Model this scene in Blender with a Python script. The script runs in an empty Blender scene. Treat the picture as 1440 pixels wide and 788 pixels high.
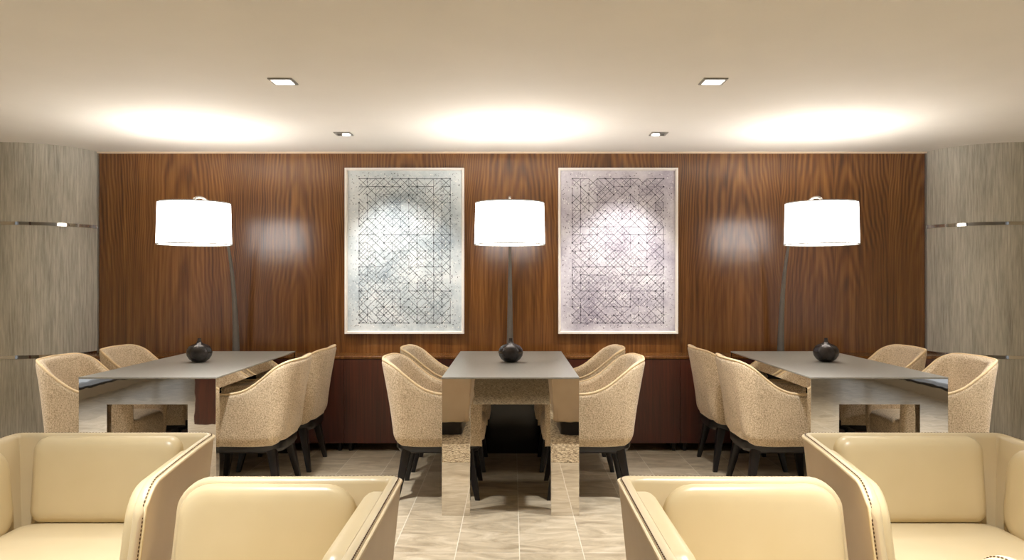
import bpy, bmesh, math, random
from mathutils import Vector, Matrix
random.seed(7)
R = math.radians
PI = math.pi
scn = bpy.context.scene
C = scn.collection

# ------------------------------------------------------------------ camera
CAM_H = 1.277
cam_data = bpy.data.cameras.new('camera')
cam_data.sensor_width = 36.0
cam_data.lens = 36.0 * 1057.0 / 1440.0
cam_data.clip_start = 0.05
cam = bpy.data.objects.new('camera', cam_data)
C.objects.link(cam)
cam.location = (0, 0, CAM_H)
cam.rotation_euler = (R(90), 0, 0)
scn.camera = cam

# ------------------------------------------------------------------ world, exposure, daylight
scn.view_settings.view_transform = 'Standard'
scn.view_settings.look = 'None'
scn.view_settings.gamma = 1.0
scn.view_settings.use_curve_mapping = False
scn.view_settings.exposure = 0.38
scn.cycles.use_denoising = True
scn.cycles.max_bounces = 8
scn.cycles.diffuse_bounces = 5
scn.cycles.sample_clamp_indirect = 6.0
world = bpy.data.worlds.new('daylight')
scn.world = world
world.use_nodes = True
world.node_tree.nodes['Background'].inputs[0].default_value = (0.86, 0.93, 1.0, 1)
world.node_tree.nodes['Background'].inputs[1].default_value = 0.35

DOWN_W = 13.0        # each recessed downlight
SPOT_W = 82.0        # each accent spot over the artwork
BULB_W = 14.0        # bulb inside each floor lamp
SHADE_E = 4.0        # glow of the lit lamp shade
DAY_W = 3.5         # daylight entering at each side window
WARM = (1.0, 0.995, 0.985)


def area_light(name, loc, rot, sx, sy, power, color, spread=180, parent=None):
    d = bpy.data.lights.new(name, 'AREA')
    d.shape = 'RECTANGLE'
    d.size = sx
    d.size_y = sy
    d.energy = power
    d.color = color
    d.spread = R(spread)
    o = bpy.data.objects.new(name, d)
    C.objects.link(o)
    o.location = loc
    o.rotation_euler = rot
    if parent:
        o.parent = parent
    return o


area_light('window_daylight', (4.52, -0.7, 1.15), (0, R(90), 0), 2.0, 3.6, DAY_W, (0.92, 0.96, 1.0))
area_light('window_daylight', (-4.52, -0.7, 1.15), (0, R(-90), 0), 2.0, 3.6, DAY_W, (0.92, 0.96, 1.0))


# ------------------------------------------------------------------ materials
def srgb(r, g, b):
    def f(c):
        c /= 255.0
        return c / 12.92 if c <= 0.04045 else ((c + 0.055) / 1.055) ** 2.4
    return (f(r), f(g), f(b), 1)


class NT:
    """Small helper round a material's node tree."""
    def __init__(self, name):
        self.m = bpy.data.materials.new(name)
        self.m.use_nodes = True
        self.t = self.m.node_tree
        self.b = self.t.nodes['Principled BSDF']

    def n(self, kind, **kw):
        nd = self.t.nodes.new(kind)
        for k, v in kw.items():
            setattr(nd, k, v)
        return nd

    def l(self, a, b):
        self.t.links.new(a, b)

    def math(self, op, a, b=None, c=None):
        nd = self.n('ShaderNodeMath', operation=op)
        for i, v in enumerate((a, b, c)):
            if v is None:
                continue
            if isinstance(v, (int, float)):
                nd.inputs[i].default_value = v
            else:
                self.l(v, nd.inputs[i])
        return nd.outputs[0]

    def coord(self, which='Object'):
        return self.n('ShaderNodeTexCoord').outputs[which]

    def mapping(self, vec, scale=(1, 1, 1), loc=(0, 0, 0)):
        mp = self.n('ShaderNodeMapping')
        mp.inputs['Scale'].default_value = scale
        mp.inputs['Location'].default_value = loc
        self.l(vec, mp.inputs['Vector'])
        return mp.outputs[0]

    def noise(self, vec, scale, detail=3, rough=0.55, distort=0):
        nd = self.n('ShaderNodeTexNoise')
        nd.inputs['Scale'].default_value = scale
        nd.inputs['Detail'].default_value = detail
        nd.inputs['Roughness'].default_value = rough
        nd.inputs['Distortion'].default_value = distort
        self.l(vec, nd.inputs['Vector'])
        return nd.outputs['Fac']

    def ramp(self, fac, stops):
        nd = self.n('ShaderNodeValToRGB')
        e = nd.color_ramp.elements
        while len(e) < len(stops):
            e.new(0.5)
        for el, (p, c) in zip(e, stops):
            el.position = p
            el.color = c
        self.l(fac, nd.inputs[0])
        return nd.outputs[0]

    def bump(self, h, strength, dist=0.002):
        nd = self.n('ShaderNodeBump')
        nd.inputs['Strength'].default_value = strength
        nd.inputs['Distance'].default_value = dist
        self.l(h, nd.inputs['Height'])
        self.l(nd.outputs[0], self.b.inputs['Normal'])

    def set(self, **kw):
        for k, v in kw.items():
            self.b.inputs[k.replace('_', ' ')].default_value = v
        return self


def plain(name, col, rough=0.5, metal=0.0, var=0.06, scale=30, bump=0.0, **kw):
    q = NT(name)
    f = q.noise(q.coord(), scale, 3)
    lo = tuple(c * (1 - var) for c in col[:3]) + (1,)
    hi = tuple(min(1, c * (1 + var)) for c in col[:3]) + (1,)
    q.l(q.ramp(f, [(0.3, lo), (0.7, hi)]), q.b.inputs['Base Color'])
    q.set(Roughness=rough, Metallic=metal, **kw)
    if bump:
        q.bump(f, bump)
    return q.m


def walnut(name, dark, mid, light, rough=0.36, leaf=0.42, red=0.0):
    """Veneer leaves book-matched across the wall: arches at each leaf's heart, straight grain beside it."""
    q = NT(name)
    co = q.coord()
    sep = q.n('ShaderNodeSeparateXYZ')
    q.l(co, sep.inputs[0])
    x, z = sep.outputs[0], sep.outputs[2]
    wob = q.noise(q.mapping(co, (1.6, 1.6, 0.55)), 1.0, 4)
    leaf_x = q.math('DIVIDE', x, leaf)
    idx = q.math('FLOOR', q.math('DIVIDE', x, leaf * 2))
    rnd = q.n('ShaderNodeTexWhiteNoise', noise_dimensions='1D')
    q.l(idx, rnd.inputs['W'])
    xp = q.math('ADD', q.math('PINGPONG', leaf_x, 1.0), q.math('MULTIPLY', q.math('SUBTRACT', wob, 0.5), 0.35))
    xh = q.math('SUBTRACT', xp, q.math('MULTIPLY', rnd.outputs['Value'], 0.35))
    arch = q.math('SUBTRACT', q.math('MULTIPLY', q.math('POWER', q.math('ABSOLUTE', xh), 1.7), 15.0),
                  q.math('MULTIPLY', z, -2.4))
    arch = q.math('ADD', arch, q.math('MULTIPLY', wob, 3.5))
    rings = q.math('ADD', q.math('MULTIPLY', q.math('SINE', q.math('MULTIPLY', arch, 7.0)), 0.5), 0.5)
    mr = q.n('ShaderNodeMapRange', interpolation_type='SMOOTHSTEP')
    q.l(q.math('ADD', z, q.math('MULTIPLY', q.math('SUBTRACT', wob, 0.5), 1.2)), mr.inputs['Value'])
    for k_, v_ in (('From Min', 1.05), ('From Max', 1.75), ('To Min', 0.03), ('To Max', 0.17)):
        mr.inputs[k_].default_value = v_
    fig = mr.outputs[0]
    streak = q.noise(q.mapping(co, (42, 42, 1.1)), 1.0, 5, 0.6)
    fine = q.noise(q.mapping(co, (150, 150, 3.0)), 1.0, 3, 0.6)
    broad = q.noise(q.mapping(co, (3.2, 3.2, 0.35)), 1.0, 3)
    v = q.math('ADD', q.math('MULTIPLY', q.math('SUBTRACT', rings, 0.5), fig), q.math('MULTIPLY', streak, 0.58))
    v = q.math('ADD', v, q.math('MULTIPLY', fine, 0.26))
    v = q.math('ADD', v, q.math('MULTIPLY', broad, 0.30))
    q.l(q.ramp(v, [(0.34, dark), (0.54, mid), (0.74, light)]), q.b.inputs['Base Color'])
    q.set(Roughness=rough)
    q.b.inputs['Specular IOR Level'].default_value = 0.8
    return q.m


M = {}
M['walnut'] = walnut('walnut_veneer', srgb(64, 36, 13), srgb(106, 65, 28), srgb(140, 93, 46), 0.22)
M['walnut_low'] = walnut('red_walnut', srgb(38, 12, 8), srgb(74, 27, 15), srgb(100, 42, 22), 0.4)


def mk_grey():
    q = NT('grey_grasscloth')
    co = q.coord()
    a = q.noise(q.mapping(co, (95, 95, 5.0)), 1.0, 4, 0.65)
    b = q.noise(q.mapping(co, (9, 9, 1.2)), 1.0, 2)
    v = q.math('ADD', q.math('MULTIPLY', a, 0.75), q.math('MULTIPLY', b, 0.3))
    q.l(q.ramp(v, [(0.33, srgb(146, 141, 129)), (0.52, srgb(178, 173, 160)), (0.72, srgb(206, 201, 188))]), q.b.inputs['Base Color'])
    q.set(Roughness=0.8)
    q.bump(a, 0.25)
    return q.m


M['grey'] = mk_grey()
M['ceiling'] = plain('ceiling_paint', srgb(230, 225, 217), 0.85, var=0.015, scale=3)
M['white_wall'] = plain('cream_wall_paint', srgb(214, 203, 182), 0.8, var=0.02, scale=3)
M['cream_trim'] = plain('cream_trim_paint', srgb(226, 208, 184), 0.5, var=0.02)


def mk_floor():
    q = NT('limestone_tile')
    co = q.coord()
    sep = q.n('ShaderNodeSeparateXYZ')
    q.l(co, sep.inputs[0])
    tw, tl, gx, gy = 0.298, 0.998, 0.035, 3.515
    u = q.math('DIVIDE', q.math('SUBTRACT', sep.outputs[0], gx), tw)
    w = q.math('DIVIDE', q.math('SUBTRACT', sep.outputs[1], gy), tl)
    du = q.math('MULTIPLY', q.math('PINGPONG', u, 0.5), tw)
    dw = q.math('MULTIPLY', q.math('PINGPONG', w, 0.5), tl)
    near = q.math('MINIMUM', du, dw)
    grout = q.math('LESS_THAN', near, 0.0022)
    cmb = q.n('ShaderNodeCombineXYZ')
    q.l(q.math('FLOOR', u), cmb.inputs[0])
    q.l(q.math('FLOOR', w), cmb.inputs[1])
    wn = q.n('ShaderNodeTexWhiteNoise', noise_dimensions='3D')
    q.l(cmb.outputs[0], wn.inputs['Vector'])
    off = q.n('ShaderNodeVectorMath', operation='MULTIPLY_ADD')
    q.l(wn.outputs['Color'], off.inputs[0])
    off.inputs[1].default_value = (7, 7, 7)
    q.l(q.mapping(co, (3.0, 7.5, 1)), off.inputs[2])
    a = q.noise(off.outputs[0], 1.4, 6, 0.6, 1.2)
    v = q.math('ADD', a, q.math('MULTIPLY', q.math('SUBTRACT', wn.outputs['Value'], 0.5), 0.10))
    col = q.ramp(v, [(0.30, srgb(158, 143, 119)), (0.52, srgb(194, 179, 153)), (0.72, srgb(217, 204, 181))])
    mix = q.n('ShaderNodeMix', data_type='RGBA')
    q.l(grout, mix.inputs['Factor'])
    q.l(col, mix.inputs['A'])
    mix.inputs['B'].default_value = srgb(222, 214, 196)
    q.l(mix.outputs['Result'], q.b.inputs['Base Color'])
    q.set(Roughness=0.3)
    return q.m


M['floor'] = mk_floor()
M['chrome'] = plain('polished_steel', (0.55, 0.53, 0.50, 1), 0.06, 1.0, var=0.02, scale=8)
M['satin_steel'] = plain('satin_steel', (0.45, 0.44, 0.42, 1), 0.3, 1.0, var=0.03)


def mk_mirror():
    """Polished bronze-tinted steel, very slightly rippled by hand polishing."""
    q = NT('mirror_steel')
    f = q.noise(q.coord(), 9, 2)
    q.l(q.ramp(f, [(0.3, (0.74, 0.71, 0.67, 1)), (0.7, (0.77, 0.74, 0.70, 1))]), q.b.inputs['Base Color'])
    q.set(Metallic=1.0, Roughness=0.018)
    q.bump(q.noise(q.coord(), 14, 1), 0.06, 0.002)
    return q.m


M['mirror'] = mk_mirror()
M['table_top'] = plain('grey_leathered_top', srgb(152, 150, 143), 0.34, var=0.07, scale=60, bump=0.06)
M['dark_under'] = plain('black_underside', srgb(22, 18, 16), 0.6)
M['black_gloss'] = plain('black_gloss_panel', srgb(16, 12, 12), 0.12)
M['black_wood'] = plain('black_stained_wood', srgb(22, 17, 18), 0.35)
M['bronze'] = plain('dark_bronze', srgb(106, 100, 92), 0.45, 0.1)


def mk_tweed():
    q = NT('beige_tweed')
    co = q.coord()
    a = q.noise(co, 150, 3, 0.7)
    b = q.noise(co, 5, 2)
    v = q.math('ADD', q.math('MULTIPLY', a, 0.85), q.math('MULTIPLY', b, 0.15))
    q.l(q.ramp(v, [(0.36, srgb(160, 138, 110)), (0.50, srgb(206, 184, 152)), (0.66, srgb(234, 217, 189))]), q.b.inputs['Base Color'])
    q.set(Roughness=0.9)
    q.b.inputs['Sheen Weight'].default_value = 0.15
    q.bump(a, 0.5, 0.003)
    return q.m


M['tweed'] = mk_tweed()
M['welt'] = plain('pale_welt', srgb(228, 203, 162), 0.85, var=0.08, scale=150)


def mk_leather(name, lo, hi, rough):
    q = NT(name)
    co = q.coord()
    a = q.noise(co, 3.2, 3)
    g = q.noise(co, 260, 2)
    q.l(q.ramp(a, [(0.3, lo), (0.7, hi)]), q.b.inputs['Base Color'])
    q.set(Roughness=rough)
    q.bump(g, 0.06, 0.001)
    return q.m


M['leather'] = mk_leather('cream_leather', srgb(208, 190, 152), srgb(216, 199, 163), 0.38)
M['leather_pad'] = mk_leather('cream_leather_pad', srgb(206, 187, 146), srgb(215, 197, 158), 0.34)
M['leather_out'] = mk_leather('taupe_leather', srgb(200, 178, 148), srgb(210, 190, 160), 0.5)
M['pipe'] = plain('cream_piping', srgb(232, 212, 172), 0.45)
M['stitch'] = plain('brown_thread', srgb(92, 66, 40), 0.7)


def mk_shade():
    q = NT('lit_linen_shade')
    f = q.noise(q.mapping(q.coord(), (90, 90, 90)), 1.0, 2)
    q.l(q.ramp(f, [(0.3, srgb(244, 238, 226)), (0.7, srgb(252, 248, 240))]), q.b.inputs['Base Color'])
    q.b.inputs['Emission Color'].default_value = (1.0, 0.98, 0.96, 1)
    q.b.inputs['Emission Strength'].default_value = SHADE_E
    q.set(Roughness=0.9)
    return q.m


M['shade'] = mk_shade()


def glow(name, col, s):
    q = NT(name)
    q.l(q.ramp(q.noise(q.coord(), 20, 1), [(0.3, col), (0.7, col)]), q.b.inputs['Emission Color'])
    q.b.inputs['Emission Strength'].default_value = s
    return q.m


M['lens'] = glow('lit_lens', (1.0, 0.95, 0.85, 1), 6.0)
M['bulb'] = glow('lit_bulb', (1.0, 0.93, 0.82, 1), 8.0)
M['diffuser'] = glow('lit_diffuser', (1.0, 0.96, 0.88, 1), 3.0)
M['pewter'] = plain('dark_pewter_glaze', srgb(66, 62, 62), 0.2, 0.6, var=0.5, scale=16, bump=0.08)
M['light_frame'] = plain('grey_fixture_paint', srgb(150, 147, 140), 0.5)
M['light_housing'] = plain('dark_grey_reflector', srgb(92, 88, 84), 0.4)
M['art_frame'] = plain('white_frame_paint', srgb(236, 229, 220), 0.5, var=0.02)


def mk_canvas(name, stops, sc):
    q = NT(name)
    co = q.coord()
    f = q.noise(q.mapping(co, (1, 1, 1), (sc, 0, 0)), 3.2, 4, 0.6)
    g = q.noise(co, 55, 4, 0.7)
    v = q.math('ADD', q.math('MULTIPLY', f, 0.8), q.math('MULTIPLY', g, 0.22))
    q.l(q.ramp(v, stops), q.b.inputs['Base Color'])
    q.set(Roughness=0.6)
    return q.m


M['canvas_blue'] = mk_canvas('pale_blue_wash', [(0.36, srgb(158, 170, 178)), (0.5, srgb(196, 205, 208)), (0.64, srgb(222, 226, 226))], 3)
M['canvas_lilac'] = mk_canvas('pale_lilac_wash', [(0.36, srgb(160, 152, 166)), (0.5, srgb(198, 192, 200)), (0.64, srgb(222, 218, 222))], 11)
M['ink'] = plain('charcoal_ink', srgb(40, 46, 52), 0.7)
M['ink_soft'] = plain('soft_grey_ink', srgb(96, 102, 108), 0.7)
M['ink_plum'] = plain('plum_grey_ink', srgb(50, 42, 54), 0.7)
M['ink_plum_soft'] = plain('soft_plum_ink', srgb(106, 96, 110), 0.7)
M['fleck'] = plain('white_fleck', srgb(240, 240, 236), 0.6)
M['window_frame'] = plain('dark_window_frame', srgb(60, 52, 46), 0.5)


# ------------------------------------------------------------------ mesh helpers
def obj(name, bm, mats, parent=None, smooth=True, loc=None, angle=40):
    me = bpy.data.meshes.new(name)
    bmesh.ops.recalc_face_normals(bm, faces=bm.faces)
    bm.to_mesh(me)
    bm.free()
    if not isinstance(mats, (list, tuple)):
        mats = [mats]
    for m in mats:
        me.materials.append(m)
    if smooth:
        me.polygons.foreach_set('use_smooth', [True] * len(me.polygons))
        me.set_sharp_from_angle(angle=R(angle))
    o = bpy.data.objects.new(name, me)
    C.objects.link(o)
    if parent:
        o.parent = parent
    if loc:
        o.location = loc
    return o


def tag(o, label, cat, group=None):
    o['label'] = label
    o['category'] = cat
    if group:
        o['group'] = group
    return o


def thing(name, label, cat, loc=(0, 0, 0), rz=0.0, group=None):
    o = bpy.data.objects.new(name, None)
    o.empty_display_size = 0.1
    C.objects.link(o)
    o.location = loc
    o.rotation_euler = (0, 0, rz)
    return tag(o, label, cat, group)


def struct(name, bm, m, smooth=False, **kw):
    o = obj(name, bm, m, None, smooth, **kw)
    o['kind'] = 'structure'
    return o


def dup(root, loc, rz, label, group):
    r = root.copy()
    C.objects.link(r)
    r.location = loc
    r.rotation_euler = (0, 0, rz)
    tag(r, label, root['category'], group)
    for ch in root.children:
        c = ch.copy()
        C.objects.link(c)
        c.parent = r
        for g in ch.children:
            d = g.copy()
            C.objects.link(d)
            d.parent = c
    return r


def box(bm, x0, x1, y0, y1, z0, z1, bevel=0.0, seg=2, mi=0):
    before = set(bm.faces)
    m = Matrix.Translation(((x0 + x1) / 2, (y0 + y1) / 2, (z0 + z1) / 2)) @ Matrix.Diagonal((abs(x1 - x0), abs(y1 - y0), abs(z1 - z0), 1))
    g = bmesh.ops.create_cube(bm, size=1.0, matrix=m)
    if bevel:
        es = list({e for v in g['verts'] for e in v.link_edges})
        bmesh.ops.bevel(bm, geom=es, offset=bevel, segments=seg, profile=0.5, affect='EDGES')
    for f in bm.faces:
        if f not in before:
            f.material_index = mi


def loft(bm, rings, closed=True, cap0=True, cap1=True):
    """Rings of equal length joined by quads."""
    vs = [[bm.verts.new(p) for p in ring] for ring in rings]
    n = len(vs[0])
    for a, b in zip(vs[:-1], vs[1:]):
        for i in range(n if closed else n - 1):
            j = (i + 1) % n
            bm.faces.new((a[i], a[j], b[j], b[i]))
    if cap0:
        bm.faces.new(list(reversed(vs[0])))
    if cap1:
        bm.faces.new(vs[-1])
    return vs


def lathe(bm, prof, n=40, cap0=True, cap1=True):
    loft(bm, [[(r * math.cos(2 * PI * k / n), r * math.sin(2 * PI * k / n), z) for k in range(n)] for r, z in prof], True, cap0, cap1)


def tube(bm, pts, r, n=10):
    pts = [Vector(p) for p in pts]
    rs = r if isinstance(r, (list, tuple)) else [r] * len(pts)
    rings = []
    up = None
    for i, p in enumerate(pts):
        t = (pts[min(i + 1, len(pts) - 1)] - pts[max(i - 1, 0)]).normalized()
        if up is None:
            up = t.orthogonal().normalized()
        up = (up - t * up.dot(t)).normalized()
        s = t.cross(up)
        rings.append([p + (up * math.cos(2 * PI * k / n) + s * math.sin(2 * PI * k / n)) * rs[i] for k in range(n)])
    loft(bm, rings)


def rr(hw, hh, r, n=7):
    """Rounded rectangle outline."""
    r = min(r, hw, hh)
    out = []
    for cx, cy, a0 in ((hw - r, hh - r, 0), (-hw + r, hh - r, 90), (-hw + r, -hh + r, 180), (hw - r, -hh + r, 270)):
        for k in range(n):
            a = R(a0 + 90.0 * k / (n - 1))
            out.append((cx + r * math.cos(a), cy + r * math.sin(a)))
    return out


def cushion(bm, hw, hh, t, r, place, edge=0.035):
    """Padded rounded-rectangle slab; place(u, v, w) maps width, height and thickness to space."""
    rings = []
    for ins, w in ((0.006, 0.0), (0.0, 0.25), (0.0, 0.45), (0.12, 0.66), (0.35, 0.82), (0.7, 0.92), (1.3, 0.965), (2.6, 0.99), (4.2, 1.0)):
        d = min(ins * edge, min(hw, hh) * 0.9)
        rings.append([place(u, v, w * t) for u, v in rr(hw - d, hh - d, max(r - d * 0.8, 0.01))])
    loft(bm, rings)


# ------------------------------------------------------------------ room shell
YB = 5.87          # face of the walnut wall
CEIL = 2.277
XW = 4.6           # side walls out of frame
YF = -3.6          # wall behind the camera

bm = bmesh.new()
box(bm, -XW - 0.2, XW + 0.2, YF - 0.2, 6.3, -0.1, 0)
struct('floor', bm, M['floor'])
bm = bmesh.new()
box(bm, -XW - 0.2, XW + 0.2, YF - 0.2, 6.3, CEIL, CEIL + 0.1)
struct('ceiling', bm, M['ceiling'])
bm = bmesh.new()
box(bm, -3.6, 3.6, YB, YB + 0.1, 0, CEIL)
struct('wall_back', bm, M['walnut'])
bm = bmesh.new()
box(bm, -XW - 0.1, XW + 0.1, YF - 0.1, YF, 0, CEIL)
struct('wall_front', bm, M['white_wall'])


def curved_path(side, off=0.0):
    """Plan of the grey curved wall: quarter round out of the walnut wall, then straight to the side."""
    cx, cy, r = 3.687, 5.907, 0.456 + off
    pts = []
    for k in range(25):
        a = R(0 - 90.0 * k / 24)
        pts.append((-cx + r * math.cos(a), cy + r * math.sin(a)))
    for k in range(1, 5):
        pts.append((-cx - 0.23 * k, cy - r - 0.004 * k))
    return [(x * -side, y) for x, y in pts]


def curved_wall(name, side):
    bm = bmesh.new()
    face = curved_path(side)
    back = [(x, 6.2) for x, y in face]
    rings = [[(x, y, 0), (x, y, CEIL), (bx, by, CEIL), (bx, by, 0)] for (x, y), (bx, by) in zip(face, back)]
    loft(bm, rings)
    o = obj(name, bm, M['grey'], None, True)
    o['kind'] = 'structure'


def curved_band(name, side, z, h=0.024):
    bm = bmesh.new()
    a, b = curved_path(side, 0.004), curved_path(side, -0.02)
    loft(bm, [[(x, y, z - h / 2), (x, y, z + h / 2), (bx, by, z + h / 2), (bx, by, z - h / 2)] for (x, y), (bx, by) in zip(a, b)])
    o = obj(name, bm, M['chrome'], None, True)
    o['kind'] = 'structure'


curved_wall('wall_left', -1)
curved_wall('wall_right', 1)
for i, (s, z) in enumerate(((-1, 1.69), (-1, 0.715), (1, 1.69), (1, 0.715))):
    curved_band('trim_%d' % (i + 1), s, z)
bm = bmesh.new()
box(bm, -3.25, 3.25, YB - 0.014, YB, CEIL - 0.012, CEIL)
struct('trim_5', bm, M['cream_trim'])
for i, s in enumerate((-1, 1)):
    bm = bmesh.new()
    box(bm, s * 3.237, s * 3.222, YB - 0.012, YB, 0, CEIL - 0.012)
    struct('trim_%d' % (6 + i), bm, M['satin_steel'])

def mk_carpet():
    q = NT('speckled_carpet')
    co = q.coord()
    a = q.noise(co, 42, 4, 0.8)
    q.l(q.ramp(a, [(0.40, srgb(84, 68, 48)), (0.49, srgb(168, 146, 112)), (0.60, srgb(226, 208, 174))]), q.b.inputs['Base Color'])
    q.set(Roughness=0.95)
    return q.m


M['carpet'] = mk_carpet()
bm = bmesh.new()
box(bm, -1.95, 1.95, -2.6, 2.88, 0.0, 0.004)
struct('floor_carpet', bm, M['carpet'])

# side walls with floor-length windows, out of frame; they light the room and show in the mirrored tables
for side, nm in ((-1, 'west'), (1, 'east')):
    x0, x1 = side * XW, side * (XW + 0.1)
    bm = bmesh.new()
    for y0, y1, z0, z1 in ((1.2, 5.45, 0, CEIL), (YF, -2.6, 0, CEIL), (-2.6, 1.2, 2.15, CEIL), (-2.6, 1.2, 0, 0.1)):
        box(bm, x0, x1, y0, y1, z0, z1)
    struct('wall_' + nm, bm, M['white_wall'])
    bm = bmesh.new()
    for k in range(5):
        y = -2.6 + 3.8 * k / 4
        box(bm, x0 + side * 0.01, x0 + side * 0.07, max(y - 0.03, -2.6), min(y + 0.03, 1.2), 0.1, 2.15)
    box(bm, x0 + side * 0.01, x0 + side * 0.07, -2.6, 1.2, 0.1, 0.16)
    box(bm, x0 + side * 0.01, x0 + side * 0.07, -2.6, 1.2, 2.09, 2.15)
    struct('window_%d' % (1 if side < 0 else 2), bm, M['window_frame'])
# walnut pillar left of the lounge seating, mirrored in the left table
bm = bmesh.new()
box(bm, -2.80, -2.61, 1.30, 1.50, 0, CEIL)
struct('wall_pillar', bm, M['walnut_low'])


# ------------------------------------------------------------------ credenzas under the walnut wall
def credenza(label, x0, x1, cut0=0.0, cut1=0.0, feet=()):
    t = thing('credenza', label, 'cabinet', ((x0 + x1) / 2, 5.60, 0), group='low credenzas along the walnut wall')
    cx = (x0 + x1) / 2
    yf, yb = 0.0, 0.262
    def slab(z0, z1, fo, gap=0.0):
        bm = bmesh.new()
        a = [(x0 - cx - cut0 + gap, yf - fo), (x1 - cx + cut1 - gap, yf - fo), (x1 - cx - gap, yb), (x0 - cx + gap, yb)]
        loft(bm, [[(x, y, z0) for x, y in a], [(x, y, z1) for x, y in a]])
        bmesh.ops.bevel(bm, geom=list(bm.edges), offset=0.002, segments=1, affect='EDGES')
        return bm
    obj('body', slab(0.06, 0.69, 0, 0.002), M['walnut_low'], t, False)
    obj('top', slab(0.69, 0.71, 0.012), M['walnut'], t, False)
    n = max(2, round((x1 - x0) / 0.63))
    w = (x1 - x0 + cut0 + cut1) / n
    for k in range(n):
        bm = bmesh.new()
        a = x0 - cx - cut0 + k * w
        box(bm, a + 0.0015, a + w - 0.0015, -0.009, -0.0005, 0.064, 0.684, 0.0008, 1)
        obj('door', bm, M['walnut_low'], t, False)
    for fx in feet:
        for fy in (0.03, 0.22):
            bm = bmesh.new()
            lathe(bm, [(0.012, 0), (0.018, 0.02), (0.02, 0.06)], 12)
            obj('leg', bm, M['black_wood'], t, True, (fx - cx, fy, 0))
    return t


credenza('low reddish walnut credenza behind the central mirrored table', -1.25, 1.25, feet=(-1.21, 1.21))
credenza('low reddish walnut credenza behind the left mirrored table', -3.224, -1.25, cut0=0.07, feet=(-3.1, -1.29))
credenza('low reddish walnut credenza behind the right mirrored table', 1.25, 3.224, cut1=0.07, feet=(1.29, 3.1))


# ------------------------------------------------------------------ mirrored tables
def make_table(label, loc):
    t = thing('mirrored_table', label, 'table', loc, group='mirrored communal tables')
    hw, hd, H = 0.372, 0.745, 0.75
    leg, rail, th, top = 0.152, 0.138, 0.05, 0.008
    bm = bmesh.new()
    box(bm, -hw, hw, hd - 0.03, hd, 0, H - top, 0.001, 1)
    obj('rear_panel', bm, M['black_gloss'], t, False)
    for y0, nm in ((-hd, 'front_frame'),):
        bm = bmesh.new()
        outer = [(-hw, 0), (-hw, H - top), (hw, H - top), (hw, 0), (hw - leg, 0), (hw - leg, H - top - rail), (-hw + leg, H - top - rail), (-hw + leg, 0)]
        loft(bm, [[(x, y0, z) for x, z in outer], [(x, y0 + th, z) for x, z in outer]])
        bmesh.ops.bevel(bm, geom=list(bm.edges), offset=0.0012, segments=1, affect='EDGES')
        obj(nm, bm, M['mirror'], t, False)
    bm = bmesh.new()
    box(bm, -hw - 0.001, hw + 0.001, -hd - 0.001, hd + 0.001, H - top, H, 0.0015, 2)
    obj('tabletop', bm, M['table_top'], t, False)
    for s in (-1, 1):
        bm = bmesh.new()
        box(bm, s * hw, s * (hw - 0.02), -hd + th + 0.0005, hd - 0.0305, H - 0.066, H - top, 0.001, 1)
        obj('apron', bm, M['mirror'], t, False)
    bm = bmesh.new()
    box(bm, -hw + 0.0205, hw - 0.0205, -hd + th + 0.0005, hd - 0.0305, H - 0.05, H - top - 0.0005)
    obj('underside_panel', bm, M['dark_under'], t, False)
    return t


TY = 4.07 + 0.745
tables = [(-1.975, 'left'), (-0.008, 'mid'), (1.99, 'right')]
make_table('grey-topped mirrored table on the left, in front of the left floor lamp', (tables[0][0], TY, 0))
make_table('grey-topped mirrored table in the middle, its whole front visible down to the floor', (tables[1][0], TY, 0))
make_table('grey-topped mirrored table on the right, in front of the right floor lamp', (tables[2][0], TY, 0))


# ------------------------------------------------------------------ upholstered shells
def u_path(W, D, rc, front_in=0.0, bow=0.0, fp=2.0, n_arm=26, n_cor=12, n_back=12):
    """Outer plan of a U, open towards +y: right arm front, round the back, left arm front."""
    hw, hd = W / 2, D / 2
    pts = []
    for k in range(n_arm):                       # denser towards the front end
        s = k / (n_arm - 1)
        s = 1 - (1 - s) ** 1.0
        e = s ** 1.9
        y = hd - e * (2 * hd - rc)
        f = max(0.0, (y + hd) / (2 * hd))
        pts.append((hw - front_in * f ** fp, y))
    for k in range(1, n_cor):
        a = R(0 - 90.0 * k / n_cor)
        pts.append((hw - rc + rc * math.cos(a), -hd + rc + rc * math.sin(a)))
    for k in range(n_back + 1):
        x = (hw - rc) * (1 - k / n_back)
        pts.append((x, -hd - bow * (1 - (x / (hw - rc)) ** 2)))
    half = pts
    return half + [(-x, y) for x, y in reversed(half[:-1])]


def normals(path):
    out = []
    for i in range(len(path)):
        a = Vector(path[max(i - 1, 0)])
        b = Vector(path[min(i + 1, len(path) - 1)])
        t = (b - a).normalized()
        out.append(Vector((-t.y, t.x)) * -1.0)
    # outward: away from the centre line
    for i, (p, n) in enumerate(zip(path, out)):
        if n.dot(Vector((p[0], p[1] - 0.1))) < 0:
            out[i] = -n
    return out


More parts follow.
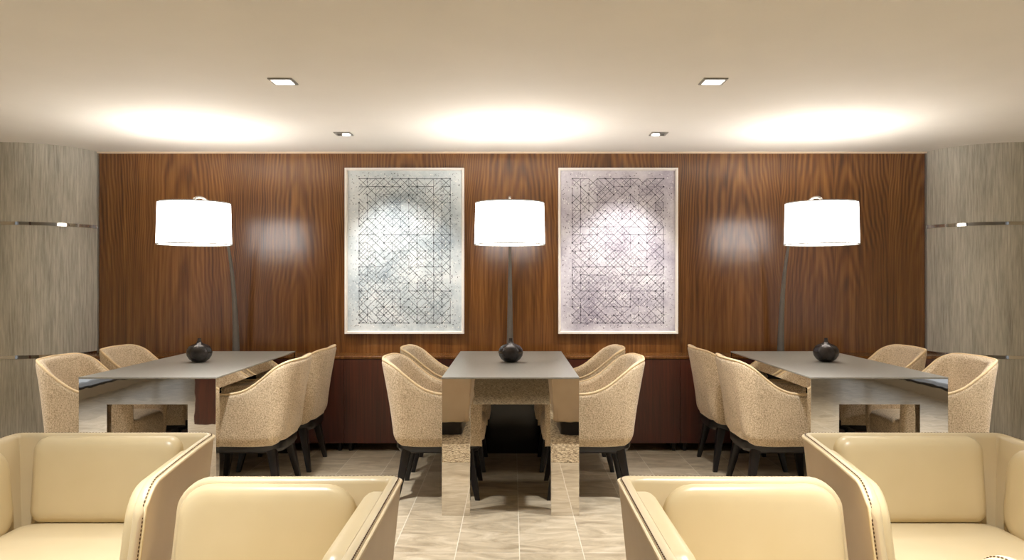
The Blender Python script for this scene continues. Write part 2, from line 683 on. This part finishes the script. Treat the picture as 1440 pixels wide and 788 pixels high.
class Shell:
    def __init__(self, path, top, zb, th, flare, zref, rb=0.03, end_r=None, lean=0.0, lift=None):
        self.lift = lift
        self.path, self.top, self.zb, self.th, self.flare, self.zref, self.rb, self.lean = path, top, zb, th, flare, zref, rb, lean
        self.nrm = normals(path)
        d = [0.0]
        for a, b in zip(path[:-1], path[1:]):
            d.append(d[-1] + math.dist(a, b))
        self.s = d
        self.end_r = end_r or th / 2
        self.ymax = max(p[1] for p in path)
        self.ymin = min(p[1] for p in path)

    def scale(self, i):
        e = min(self.s[i], self.s[-1] - self.s[i])
        if e >= self.end_r:
            return 1.0
        return max(0.12, math.sqrt(max(0, 1 - (1 - e / self.end_r) ** 2)))

    def pos(self, i, u, z):
        """u: -1 inner face, +1 outer face."""
        n = self.nrm[i]
        p = Vector(self.path[i])
        hs = self.th / 2 * self.scale(i)
        fl = self.flare(n) if callable(self.flare) else self.flare
        q = p + n * (-self.th / 2 + u * hs - fl * (self.zref - z))
        f = (p.y - self.ymin) / (self.ymax - self.ymin)
        return Vector((q.x, q.y + self.lean * (self.zref - z) * f * f, z))

    def section(self, i):
        zt = self.top(self.path[i])
        hs = self.th / 2 * self.scale(i)
        zb, rb = self.zb + (self.lift(self.path[i]) if self.lift else 0.0), self.rb
        pts = []
        m = 9
        for k in range(m):
            pts.append((-1, zb + (zt - hs - zb) * k / (m - 1)))
        for k in range(1, 8):
            a = PI - PI * k / 8
            pts.append((math.cos(a), zt - hs + hs * math.sin(a)))
        for k in range(m):
            pts.append((1, zt - hs - (zt - hs - zb - rb) * k / (m - 1)))
        k_ = rb / max(self.th / 2, 1e-6)
        for k in range(1, 6):
            a = R(90.0 * k / 5)
            pts.append((1 - k_ * (1 - math.cos(a)) * 0.8, zb + rb - rb * math.sin(a)))
        return [self.pos(i, u, z) for u, z in pts]

    def build(self):
        bm = bmesh.new()
        loft(bm, [self.section(i) for i in range(len(self.path))])
        return bm


def catmull(tab, x):
    if x <= tab[0][0]:
        return tab[0][1]
    for (x0, y0), (x1, y1) in zip(tab[:-1], tab[1:]):
        if x <= x1:
            t = (x - x0) / (x1 - x0)
            return y0 + (y1 - y0) * t
    return tab[-1][1]


def smooth_tab(tab, x, w=0.03):
    return sum(catmull(tab, x + w * k / 4) for k in range(-4, 5)) / 9


# ---- tweed barrel chairs
def make_dining_chair(label, loc, rz, group):
    t = thing('dining_chair', label, 'chair', loc, rz, group)
    W, D = 0.56, 0.60
    tab = [(-1, 0.812), (-0.29, 0.812), (-0.25, 0.80), (-0.19, 0.767), (-0.13, 0.717), (-0.08, 0.675), (-0.025, 0.642), (0.04, 0.622), (0.3, 0.612)]
    def top(p):
        z = smooth_tab(tab, p[1])
        e = D / 2 - p[1]
        r = 0.05
        if e < r:
            z -= r - math.sqrt(r * r - (r - e) ** 2)
        return z
    flare = lambda n: 0.045 + 0.15 * max(0.0, -n.y) ** 2
    sh = Shell(u_path(W, D, 0.15, 0.03, 0.015), top, 0.305, 0.052, flare, 0.80, rb=0.06, lift=lambda p: 0.034 * max(0.0, min(1.0, (-0.02 - p[1]) / 0.28)) ** 2)
    obj('shell', sh.build(), M['tweed'], t, True, angle=60)
    # welt along the rim
    bm = bmesh.new()
    pts = []
    for i in range(1, len(sh.path) - 1):
        pts.append(sh.pos(i, 0.55, sh.top(sh.path[i]) - 0.001))
    tube(bm, pts, 0.0075, 8)
    obj('welt', bm, M['welt'], t)
    # seat cushion
    bm = bmesh.new()
    rings = []
    for ins, z in ((0.03, 0.33), (0.005, 0.335), (0, 0.36), (0, 0.43), (0.01, 0.452), (0.03, 0.463), (0.07, 0.47), (0.15, 0.474)):
        o = []
        for u, v in rr(0.205 - ins, 0.265 - ins, 0.09, 8):
            o.append((u * (1 + 0.06 * (v < 0) * 0), v + 0.045, z))
        rings.append(o)
    loft(bm, rings)
    obj('seat', bm, M['tweed'], t, True, angle=60)
    # dark frame below the shell
    bm = bmesh.new()
    rings = []
    for ins, z in ((0.025, 0.262), (0.015, 0.266), (0.0, 0.29), (0.0, 0.329)):
        rings.append([(u, v + 0.035, z) for u, v in rr(0.20 - ins, 0.25 - ins, 0.1, 8)])
    loft(bm, rings)
    obj('seat_frame', bm, M['black_wood'], t)
    for sx in (-1, 1):
        for sy in (-1, 1):
            bm = bmesh.new()
            rings = []
            for k in range(6):
                f = k / 5
                h = 0.014 + 0.015 * f
                cx = sx * (0.215 - 0.055 * f)
                cy = 0.035 + sy * (0.235 - 0.055 * f)
                rings.append([(cx + a, cy + b, 0.29 * f) for a, b in rr(h, h, h * 0.35, 3)])
            loft(bm, rings)
            obj('leg', bm, M['black_wood'], t)
    return t


FY, RY = 4.575, 5.215      # near and far chair of each side
seats = []
for tx, offs, tname in ((-1.975, (0.82, 0.80, 0.72, 0.725), 'left'), (-0.008, (0.762, 0.75, 0.795, 0.775), 'middle'), (1.99, (0.715, 0.74, 0.86, 0.80), 'right')):
    lf, lb, rf, rb_ = offs
    seats.append((tx - lf, FY, -1, tname, 'left', 'front'))
    seats.append((tx - lb, RY, -1, tname, 'left', 'back'))
    seats.append((tx + rf, FY, 1, tname, 'right', 'front'))
    seats.append((tx + rb_, RY, 1, tname, 'right', 'back'))
chair_labels = {
    ('left', 'left', 'front'): 'beige tweed barrel chair left of the left table, nearer one, by the grey wall',
    ('left', 'left', 'back'): 'beige tweed barrel chair left of the left table, farther one by the walnut wall',
    ('left', 'right', 'front'): 'beige tweed barrel chair, nearer one on the right side of the left table',
    ('left', 'right', 'back'): 'beige tweed barrel chair, farther one on the right side of the left table',
    ('middle', 'left', 'front'): 'beige tweed barrel chair with black legs, nearer one left of the middle table',
    ('middle', 'left', 'back'): 'beige tweed barrel chair, farther one left of the middle table, mostly hidden',
    ('middle', 'right', 'front'): 'beige tweed barrel chair with black legs, nearer one right of the middle table',
    ('middle', 'right', 'back'): 'beige tweed barrel chair, farther one right of the middle table, mostly hidden',
    ('right', 'left', 'front'): 'beige tweed barrel chair, nearer one on the left side of the right table',
    ('right', 'left', 'back'): 'beige tweed barrel chair, farther one on the left side of the right table',
    ('right', 'right', 'front'): 'beige tweed barrel chair right of the right table, nearer one, by the grey wall',
    ('right', 'right', 'back'): 'beige tweed barrel chair right of the right table, farther one by the walnut wall',
}
first = None
for xb, y, s, tn, sd, fb in seats:
    loc = (xb - s * 0.30, y, 0)
    rz = R(90) if s > 0 else R(-90)
    grp = 'tweed chairs at the mirrored tables'
    lab = chair_labels[(tn, sd, fb)]
    if first is None:
        first = make_dining_chair(lab, loc, rz, grp)
    else:
        dup(first, loc, rz, lab, grp)


# ---- cream leather lounge chairs
def make_lounge_chair(label, loc, rz, group):
    t = thing('lounge_chair', label, 'armchair', loc, rz, group)
    W, D, H, th = 0.715, 0.63, 0.74, 0.034
    ARM, RF = 0.722, 0.095
    def top(p):
        f = (p[1] + D / 2) / D
        z = H + (ARM - H) * min(1, max(0, f)) ** 1.0
        e = D / 2 - p[1]
        if e < RF:
            z -= RF - math.sqrt(max(0, RF * RF - (RF - e) ** 2))
        return z
    FL = 0.10
    sh = Shell(u_path(W, D, 0.042, -0.06, 0.0, fp=1.3), top, 0.12, th, FL, H, rb=0.012, end_r=0.017, lean=0.06)
    bm = sh.build()
    # outer leather is a taupe tone, inner and rim cream
    bm.faces.ensure_lookup_table()
    nsec = len(sh.section(0))
    for k, f in enumerate(bm.faces):
        if k < nsec * (len(sh.path) - 1) and 15 <= k % nsec <= 24:
            f.material_index = 1
    obj('shell', bm, [M['leather'], M['leather_out']], t, True, angle=60)
    n = len(sh.path)
    J = next(i for i in range(n) if sh.s[i] >= 0.010)
    for nm, u, r, mat, dz in (('piping', 0.95, 0.0050, M['pipe'], -0.006),):
        bm = bmesh.new()
        pts = [sh.pos(i, u, sh.top(sh.path[i]) - th / 2 * sh.scale(i) + th / 2 * sh.scale(i) * math.sqrt(max(0, 1 - u * u)) + 0.001) for i in range(J, n - J)]
        z0 = pts[0].z
        pre = [sh.pos(J, u, z0 - 0.04 * k) for k in range(8, 0, -1)]
        post = [sh.pos(n - 1 - J, u, z0 - 0.04 * k) for k in range(1, 9)]
        tube(bm, pre + pts + post, r, 8)
        obj(nm, bm, mat, t)
    # stitched seam just inside the piping
    bm = bmesh.new()
    u = 0.52
    zz = lambda i: sh.top(sh.path[i]) - th / 2 * sh.scale(i) * (1 - math.sqrt(1 - u * u))
    JS = next(i for i in range(n) if sh.s[i] >= 0.003)
    line = [sh.pos(JS, 1.03, zz(JS) - 0.03 * k) for k in range(10, 0, -1)] + [sh.pos(i, u, zz(i)) for i in range(J, n - J)] + [sh.pos(n - 1 - JS, 1.03, zz(n - 1 - JS) - 0.03 * k) for k in range(1, 11)]
    acc = 0.0
    seg = []
    step = 0.011
    for a, b in zip(line[:-1], line[1:]):
        L = (b - a).length
        if L < 1e-6:
            continue
        pos = 0.0
        while acc + (L - pos) >= step:
            pos += step - acc
            acc = 0.0
            seg.append((a + (b - a) * (pos / L), (b - a).normalized()))
        acc += L - pos
    for p, d in seg:
        tube(bm, [p - d * 0.0036, p, p + d * 0.0036], [0.0012, 0.0021, 0.0012], 5)
    obj('stitching', bm, M['stitch'], t)
    SEAT = 0.455
    # back pad
    iw = W / 2 - th
    zc, hh = (SEAT + 0.722) / 2, (0.722 - SEAT + 0.02) / 2
    bm = bmesh.new()
    def back_place(a, b, w):
        z = zc + b
        return Vector((a, -D / 2 + th + FL * (H - z) + w - 0.002, z))
    cushion(bm, 0.252, hh, 0.055, 0.045, back_place)
    obj('back_pad', bm, M['leather_pad'], t, True, angle=75)
    for s in (-1, 1):
        bm = bmesh.new()
        y0, y1 = -D / 2 + th + 0.085, D / 2 - 0.012
        yc, hw = (y0 + y1) / 2, (y1 - y0) / 2
        ztop = 0.724
        zc2, hh2 = (SEAT + ztop - 0.03) / 2, (ztop - SEAT + 0.03) / 2
        def arm_place(a, b, w, s=s):
            z = zc2 + b
            y = yc + a
            f = (y + D / 2) / D
            return Vector((s * (W / 2 + 0.06 * f ** 1.3 - th - FL * (H - z) - w + 0.002), y + 0.06 * (H - z) * f * f, z - 0.016 * f))
        cushion(bm, hw, hh2, 0.038, 0.085, arm_place)
        obj('arm_pad', bm, M['leather_pad'], t, True, angle=75)
    # seat cushion
    bm = bmesh.new()
    rings = []
    hw0, hd0 = iw - 0.035, (D - th) / 2 - 0.012
    for ins, z in ((0.02, 0.25), (0.0, 0.262), (0, 0.40), (0.008, 0.43), (0.025, 0.444), (0.06, 0.452), (0.14, 0.458), (0.24, 0.46)):
        rings.append([(a, b + th / 2 + 0.012, z) for a, b in rr(hw0 - ins, hd0 - ins, 0.06, 8)])
    loft(bm, rings)
    obj('seat', bm, M['leather'], t, True, angle=60)
    # base
    bm = bmesh.new()
    rings = []
    for ins, z in ((0.01, 0.0), (0.0, 0.006), (0.0, 0.24)):
        rings.append([(a, b + 0.02, z) for a, b in rr(iw - 0.07 - ins, D / 2 - 0.09 - ins, 0.05, 6)])
    loft(bm, rings)
    obj('base', bm, M['black_wood'], t)
    return t


LD, LW = 0.63, 0.715
lg = 'cream leather lounge chairs in the foreground'
lc = make_lounge_chair('cream leather tub chair at the left edge, facing the camera, seat showing', (-1.04 - LW / 2, 2.66 - LD / 2, 0), R(180), lg)
dup(lc, (1.015 + LW / 2, 2.66 - LD / 2, 0), R(180), 'cream leather tub chair at the right edge, facing the camera, seat showing', lg)
dup(lc, (-0.30 - LD / 2, 2.08 - LW / 2, 0), R(90), 'cream leather tub chair left of the aisle, turned sideways with its back to it', lg)
dup(lc, (0.288 + LD / 2, 2.08 - LW / 2, 0), R(-90), 'cream leather tub chair right of the aisle, turned sideways with its back to it', lg)
dup(lc, (1.02 + LW / 2, 1.585 - LD / 2, 0), 0, 'cream leather tub chair of which only a stitched arm edge shows, bottom right corner', lg)


# ------------------------------------------------------------------ arc floor lamps
def make_lamp(label, x):
    t = thing('arc_lamp', label, 'lamp', (x, 5.72, 0.71), 0, 'drum shade lamps behind the tables')
    bm = bmesh.new()
    lathe(bm, [(0.085, 0.0), (0.088, 0.004), (0.086, 0.014), (0.06, 0.019), (0.024, 0.024)], 32)
    obj('base', bm, M['bronze'], t)
    prof = [(0, 0.02), (-0.004, 0.14), (-0.015, 0.27), (-0.035, 0.42), (-0.07, 0.58), (-0.12, 0.73), (-0.19, 0.87), (-0.28, 0.985), (-0.39, 1.06), (-0.51, 1.105), (-0.62, 1.125), (-0.70, 1.12), (-0.75, 1.105)]
    pts, rs = [], []
    for i in range(len(prof) - 1):
        for k in range(4):
            f = k / 4
            p0, p1 = prof[max(i - 1, 0)], prof[i]
            p2, p3 = prof[i + 1], prof[min(i + 2, len(prof) - 1)]
            q = []
            for c in (0, 1):
                q.append(0.5 * (2 * p1[c] + (p2[c] - p0[c]) * f + (2 * p0[c] - 5 * p1[c] + 4 * p2[c] - p3[c]) * f * f + (3 * p1[c] - p0[c] - 3 * p2[c] + p3[c]) * f ** 3))
            pts.append((0, q[0], q[1]))
    pts.append((0, prof[-1][0], prof[-1][1]))
    for k in range(len(pts)):
        rs.append(0.027 - 0.019 * min(1, k / (len(pts) * 0.5)))
    bm = bmesh.new()
    tube(bm, pts, rs, 14)
    obj('pole', bm, M['bronze'], t)
    zb, zt, rbm, rtp = 0.802, 1.075, 0.233, 0.226
    yc = -0.75
    bm = bmesh.new()
    n = 64
    lathe(bm, [(rbm, zb), ((rbm + rtp) / 2, (zb + zt) / 2), (rtp, zt), (rtp - 0.004, zt), ((rbm + rtp) / 2 - 0.004, (zb + zt) / 2), (rbm - 0.004, zb), (rbm, zb)], n, False, False)
    bmesh.ops.remove_doubles(bm, verts=bm.verts, dist=1e-5)
    sd = obj('shade', bm, M['shade'], t, True, (0, yc, 0), angle=60)
    for rr_, z in ((rbm - 0.001, zb), (rtp - 0.001, zt)):
        bm = bmesh.new()
        tube(bm, [((rr_) * math.cos(2 * PI * k / 48), (rr_) * math.sin(2 * PI * k / 48), z) for k in range(49)], 0.004, 6)
        obj('rim', bm, M['light_frame'], sd)
    bm = bmesh.new()
    lathe(bm, [(0.205, zb + 0.022), (0.205, zb + 0.026)], 48)
    obj('diffuser', bm, M['diffuser'], sd)
    bm = bmesh.new()
    for k in range(3):
        a = R(90 + 120 * k)
        tube(bm, [(0, 0, zt + 0.004), (rtp * 0.5 * math.cos(a), rtp * 0.5 * math.sin(a), zt), ((rtp - 0.004) * math.cos(a), (rtp - 0.004) * math.sin(a), zt - 0.004)], 0.0025, 6)
    obj('spider', bm, M['satin_steel'], sd)
    bm = bmesh.new()
    lathe(bm, [(0.006, zt - 0.05), (0.012, zt - 0.045), (0.010, zt + 0.008), (0.006, zt + 0.016), (0.009, zt + 0.022), (0.007, zt + 0.03), (0.002, zt + 0.034)], 16)
    obj('finial', bm, M['satin_steel'], t, True, (0, yc, 0))
    bm = bmesh.new()
    bmesh.ops.create_uvsphere(bm, u_segments=20, v_segments=12, radius=0.032, matrix=Matrix.Translation((0, 0, zt - 0.10)))
    obj('bulb', bm, M['bulb'], t, True, (0, yc, 0))
    d = bpy.data.lights.new('bulb_light', 'POINT')
    d.energy = BULB_W
    d.color = (1.0, 0.985, 0.975)
    d.shadow_soft_size = 0.035
    o = bpy.data.objects.new('bulb_light', d)
    C.objects.link(o)
    o.parent = t
    o.location = (0, yc, zt - 0.055)
    return t


make_lamp('tall dark lamp with lit white drum shade behind the left table', -2.10)
make_lamp('tall dark lamp with lit white drum shade between the two artworks', -0.015)
make_lamp('tall dark lamp with lit white drum shade behind the right table', 2.045)


# ------------------------------------------------------------------ bud vases on the tables
def make_vase(label, x, y, rz):
    bm = bmesh.new()
    prof = [(0.030, 0.0), (0.038, 0.003), (0.060, 0.020), (0.073, 0.042), (0.077, 0.062), (0.073, 0.083), (0.062, 0.101), (0.044, 0.113), (0.026, 0.119), (0.016, 0.127),
            (0.012, 0.137), (0.0105, 0.147), (0.012, 0.153), (0.009, 0.153), (0.007, 0.146), (0.006, 0.135)]
    n = 48
    rings = []
    for r, z in prof:
        k_ = 0.03 * max(0, min(1, (r - 0.02) / 0.05))
        rings.append([(r * (1 + k_ * math.cos(6 * a)) * math.cos(a), r * (1 + k_ * math.cos(6 * a)) * math.sin(a), z) for a in (2 * PI * k / n for k in range(n))])
    loft(bm, rings)
    o = obj('bud_vase', bm, M['pewter'], None, True, (x, y, 0.75), angle=60)
    o.rotation_euler = (0, 0, rz)
    tag(o, label, 'vase', 'round bud vases on the tables')


make_vase('round dark pewter bud vase with a narrow neck on the left table', -2.005, 4.82, 0.3)
make_vase('round dark pewter bud vase with narrow neck on the middle table, before the lamp pole', -0.008, 4.82, 1.0)
make_vase('round dark pewter bud vase with a narrow neck on the right table', 2.022, 4.84, 0.7)


# ------------------------------------------------------------------ framed lattice drawings
def make_art(label, x0, x1, z0, z1, mats, seed):
    rnd = random.Random(seed)
    cx, cz = (x0 + x1) / 2, (z0 + z1) / 2
    t = thing('framed_artwork', label, 'picture', (cx, YB - 0.002, cz), group='white framed lattice drawings')
    hw, hh = (x1 - x0) / 2, (z1 - z0) / 2
    fw, dp = 0.02, 0.042
    bm = bmesh.new()
    # mitred moulding
    prof = [(0, 0), (0, -dp), (fw * 0.7, -dp), (fw, -dp + 0.012), (fw, 0)]
    corners = [(-1, -1), (1, -1), (1, 1), (-1, 1), (-1, -1)]
    loft(bm, [[(sx * (hw - a), y, sz * (hh - a)) for a, y in prof] for sx, sz in corners], True, False, False)
    bmesh.ops.remove_doubles(bm, verts=bm.verts, dist=1e-5)
    obj('frame', bm, M['art_frame'], t, False)
    # canvas with its drawn lattice
    bm = bmesh.new()
    cw, ch = hw - fw, hh - fw
    yc = -dp + 0.02
    box(bm, -cw + 0.0005, cw - 0.0005, yc, -0.001, -ch + 0.0005, ch - 0.0005)
    def stroke(ax, az, bx, bz, w, mi, lift):
        d = Vector((bx - ax, bz - az))
        if d.length < 1e-5:
            return
        nrm = Vector((-d.y, d.x)).normalized() * w / 2
        y = yc - 0.0004 - lift
        vs = [bm.verts.new((ax + nrm.x, y, az + nrm.y)), bm.verts.new((ax - nrm.x, y, az - nrm.y)), bm.verts.new((bx - nrm.x, y, bz - nrm.y)), bm.verts.new((bx + nrm.x, y, bz + nrm.y))]
        f = bm.faces.new(vs)
        f.material_index = mi
    nx, ny = 11, 18
    gx0, gx1, gz0, gz1 = -cw * 0.80, cw * 0.80, -ch * 0.90, ch * 0.90
    sx, sz = (gx1 - gx0) / nx, (gz1 - gz0) / ny
    P = lambda i, j: (gx0 + sx * i, gz0 + sz * j)
    j_ = lambda: rnd.uniform(-0.0015, 0.0015)
    long_rows = {rnd.randrange(ny + 1) for _ in range(5)} | {0, ny}
    long_cols = {rnd.randrange(nx + 1) for _ in range(3)} | {0, nx}
    for j in range(ny + 1):
        for i in range(nx):
            p = 0.85 if j in long_rows else 0.42
            if rnd.random() < p:
                a, b = P(i, j), P(i + 1, j)
                stroke(a[0], a[1] + j_(), b[0], b[1] + j_(), 0.0042 if j in long_rows else 0.0030, 1 if j in long_rows and rnd.random() < 0.75 else 2, 0)
    for i in range(nx + 1):
        for j in range(ny):
            p = 0.8 if i in long_cols else 0.42
            if rnd.random() < p:
                a, b = P(i, j), P(i, j + 1)
                stroke(a[0] + j_(), a[1], b[0] + j_(), b[1], 0.0036 if i in long_cols else 0.0028, 1 if i in long_cols and rnd.random() < 0.7 else 2, 0.0001)
    for i in range(nx):
        for j in range(ny):
            a, b = P(i, j), P(i + 1, j + 1)
            if rnd.random() < 0.8:
                stroke(a[0], a[1], b[0], b[1], 0.0036, 1 if rnd.random() < 0.45 else 2, 0.0002)
            if rnd.random() < 0.8:
                stroke(a[0], b[1], b[0], a[1], 0.0036, 1 if rnd.random() < 0.45 else 2, 0.0003)
            if rnd.random() < 0.5:      # half-cell diamond
                mx, mz = (a[0] + b[0]) / 2, (a[1] + b[1]) / 2
                stroke(mx, a[1], b[0], mz, 0.0028, 2, 0.0003)
                stroke(a[0], mz, mx, b[1], 0.0028, 2, 0.0003)
            if rnd.random() < 0.5:
                mx, mz = (a[0] + b[0]) / 2, (a[1] + b[1]) / 2
                stroke(mx, a[1], a[0], mz, 0.0028, 2, 0.0003)
    for i in range(nx + 1):
        for j in range(ny + 1):
            if rnd.random() < 0.7:
                a = P(i, j)
                w = rnd.uniform(0.007, 0.012)
                stroke(a[0] - w / 2, a[1], a[0] + w / 2, a[1], w, 1, 0.0004)
    for k in range(1500):                # flecks of paint and pencil
        px, pz = rnd.uniform(-cw * 0.97, cw * 0.97), rnd.uniform(-ch * 0.97, ch * 0.97)
        a = rnd.uniform(0, PI)
        L = rnd.uniform(0.004, 0.014)
        stroke(px, pz, px + L * math.cos(a), pz + L * math.sin(a), rnd.uniform(0.002, 0.005), rnd.choice((1, 2, 2, 3, 3)), 0.0005)
    obj('canvas', bm, mats, t, False)
    return t


ZA0, ZA1 = CAM_H + (395 - 471) / 182.0, CAM_H + (395 - 236.5) / 182.0
make_art('white framed lattice drawing in grey and pale blue, left of the middle lamp', -1.298, -0.372, ZA0, ZA1, [M['canvas_blue'], M['ink'], M['ink_soft'], M['fleck']], 3)
make_art('white framed lattice drawing in grey and lilac, right of the middle lamp', 0.360, 1.288, ZA0, ZA1, [M['canvas_lilac'], M['ink_plum'], M['ink_plum_soft'], M['fleck']], 8)


# ------------------------------------------------------------------ recessed ceiling lights
def make_downlight(label, x, y, aim=None):
    t = thing('ceiling_light', label, 'light', (x, y, CEIL), group='recessed square ceiling lights')
    bm = bmesh.new()
    o, i = (0.06, 0.049) if aim is None else (0.056, 0.046)
    loft(bm, [[(sx * a, sy * a, z) for sx, sy in ((-1, -1), (1, -1), (1, 1), (-1, 1))] for a, z in ((o, 0), (o, -0.006), (i, -0.008), (i, 0))], True, False, False)
    obj('frame', bm, M['light_frame'], t, False)
    if aim is None:
        bm = bmesh.new()
        box(bm, -i, i, -i, i, -0.004, -0.0005)
        obj('lens', bm, M['lens'], t, False)
        area_light('downlight', (0, 0, -0.011), (0, 0, 0), 0.09, 0.09, DOWN_W, WARM, 84, t)
    else:
        bm = bmesh.new()
        box(bm, -i, i, -i, i, -0.003, -0.0005)
        obj('housing', bm, M['light_housing'], t, False)
        s = 1 if aim.x > x else -1
        bm = bmesh.new()
        lathe(bm, [(0.026, -0.001), (0.028, 0.003), (0.026, 0.007)], 24)
        ln = obj('lens', bm, M['lens'], t, True, (s * 0.02, 0, -0.0105))
        ln.rotation_euler = (0, 0, 0)
        d = bpy.data.lights.new('accent_spot', 'SPOT')
        d.energy = SPOT_W
        d.color = (1.0, 0.98, 0.95)
        d.spot_size = R(58)
        d.spot_blend = 0.8
        d.shadow_soft_size = 0.03
        sp = bpy.data.objects.new('accent_spot', d)
        C.objects.link(sp)
        sp.parent = t
        sp.location = (s * 0.02, 0, -0.02)
        v = aim - Vector((x + s * 0.02, y, CEIL - 0.02))
        sp.rotation_euler = v.to_track_quat('-Z', 'Y').to_euler()
    return t


make_downlight('small square ceiling spot aimed at the left artwork', -1.15, 5.13, Vector((-0.82, YB, 1.24)))
make_downlight('small square ceiling spot aimed at the right artwork', 1.00, 5.13, Vector((0.81, YB, 1.24)))
make_downlight('bright square ceiling downlight, left one of the nearer pair', -1.15, 3.775)
make_downlight('bright square ceiling downlight, right one of the nearer pair', 1.01, 3.775)
for yy in (1.66,):
    for xx in (-3.31, -1.15, 1.01, 3.17):
        make_downlight('square ceiling downlight above the seating, out of the picture', xx, yy)
for xx in (-3.31, 3.17):
    make_downlight('square ceiling downlight beside the tables, out of the picture', xx, 3.775)
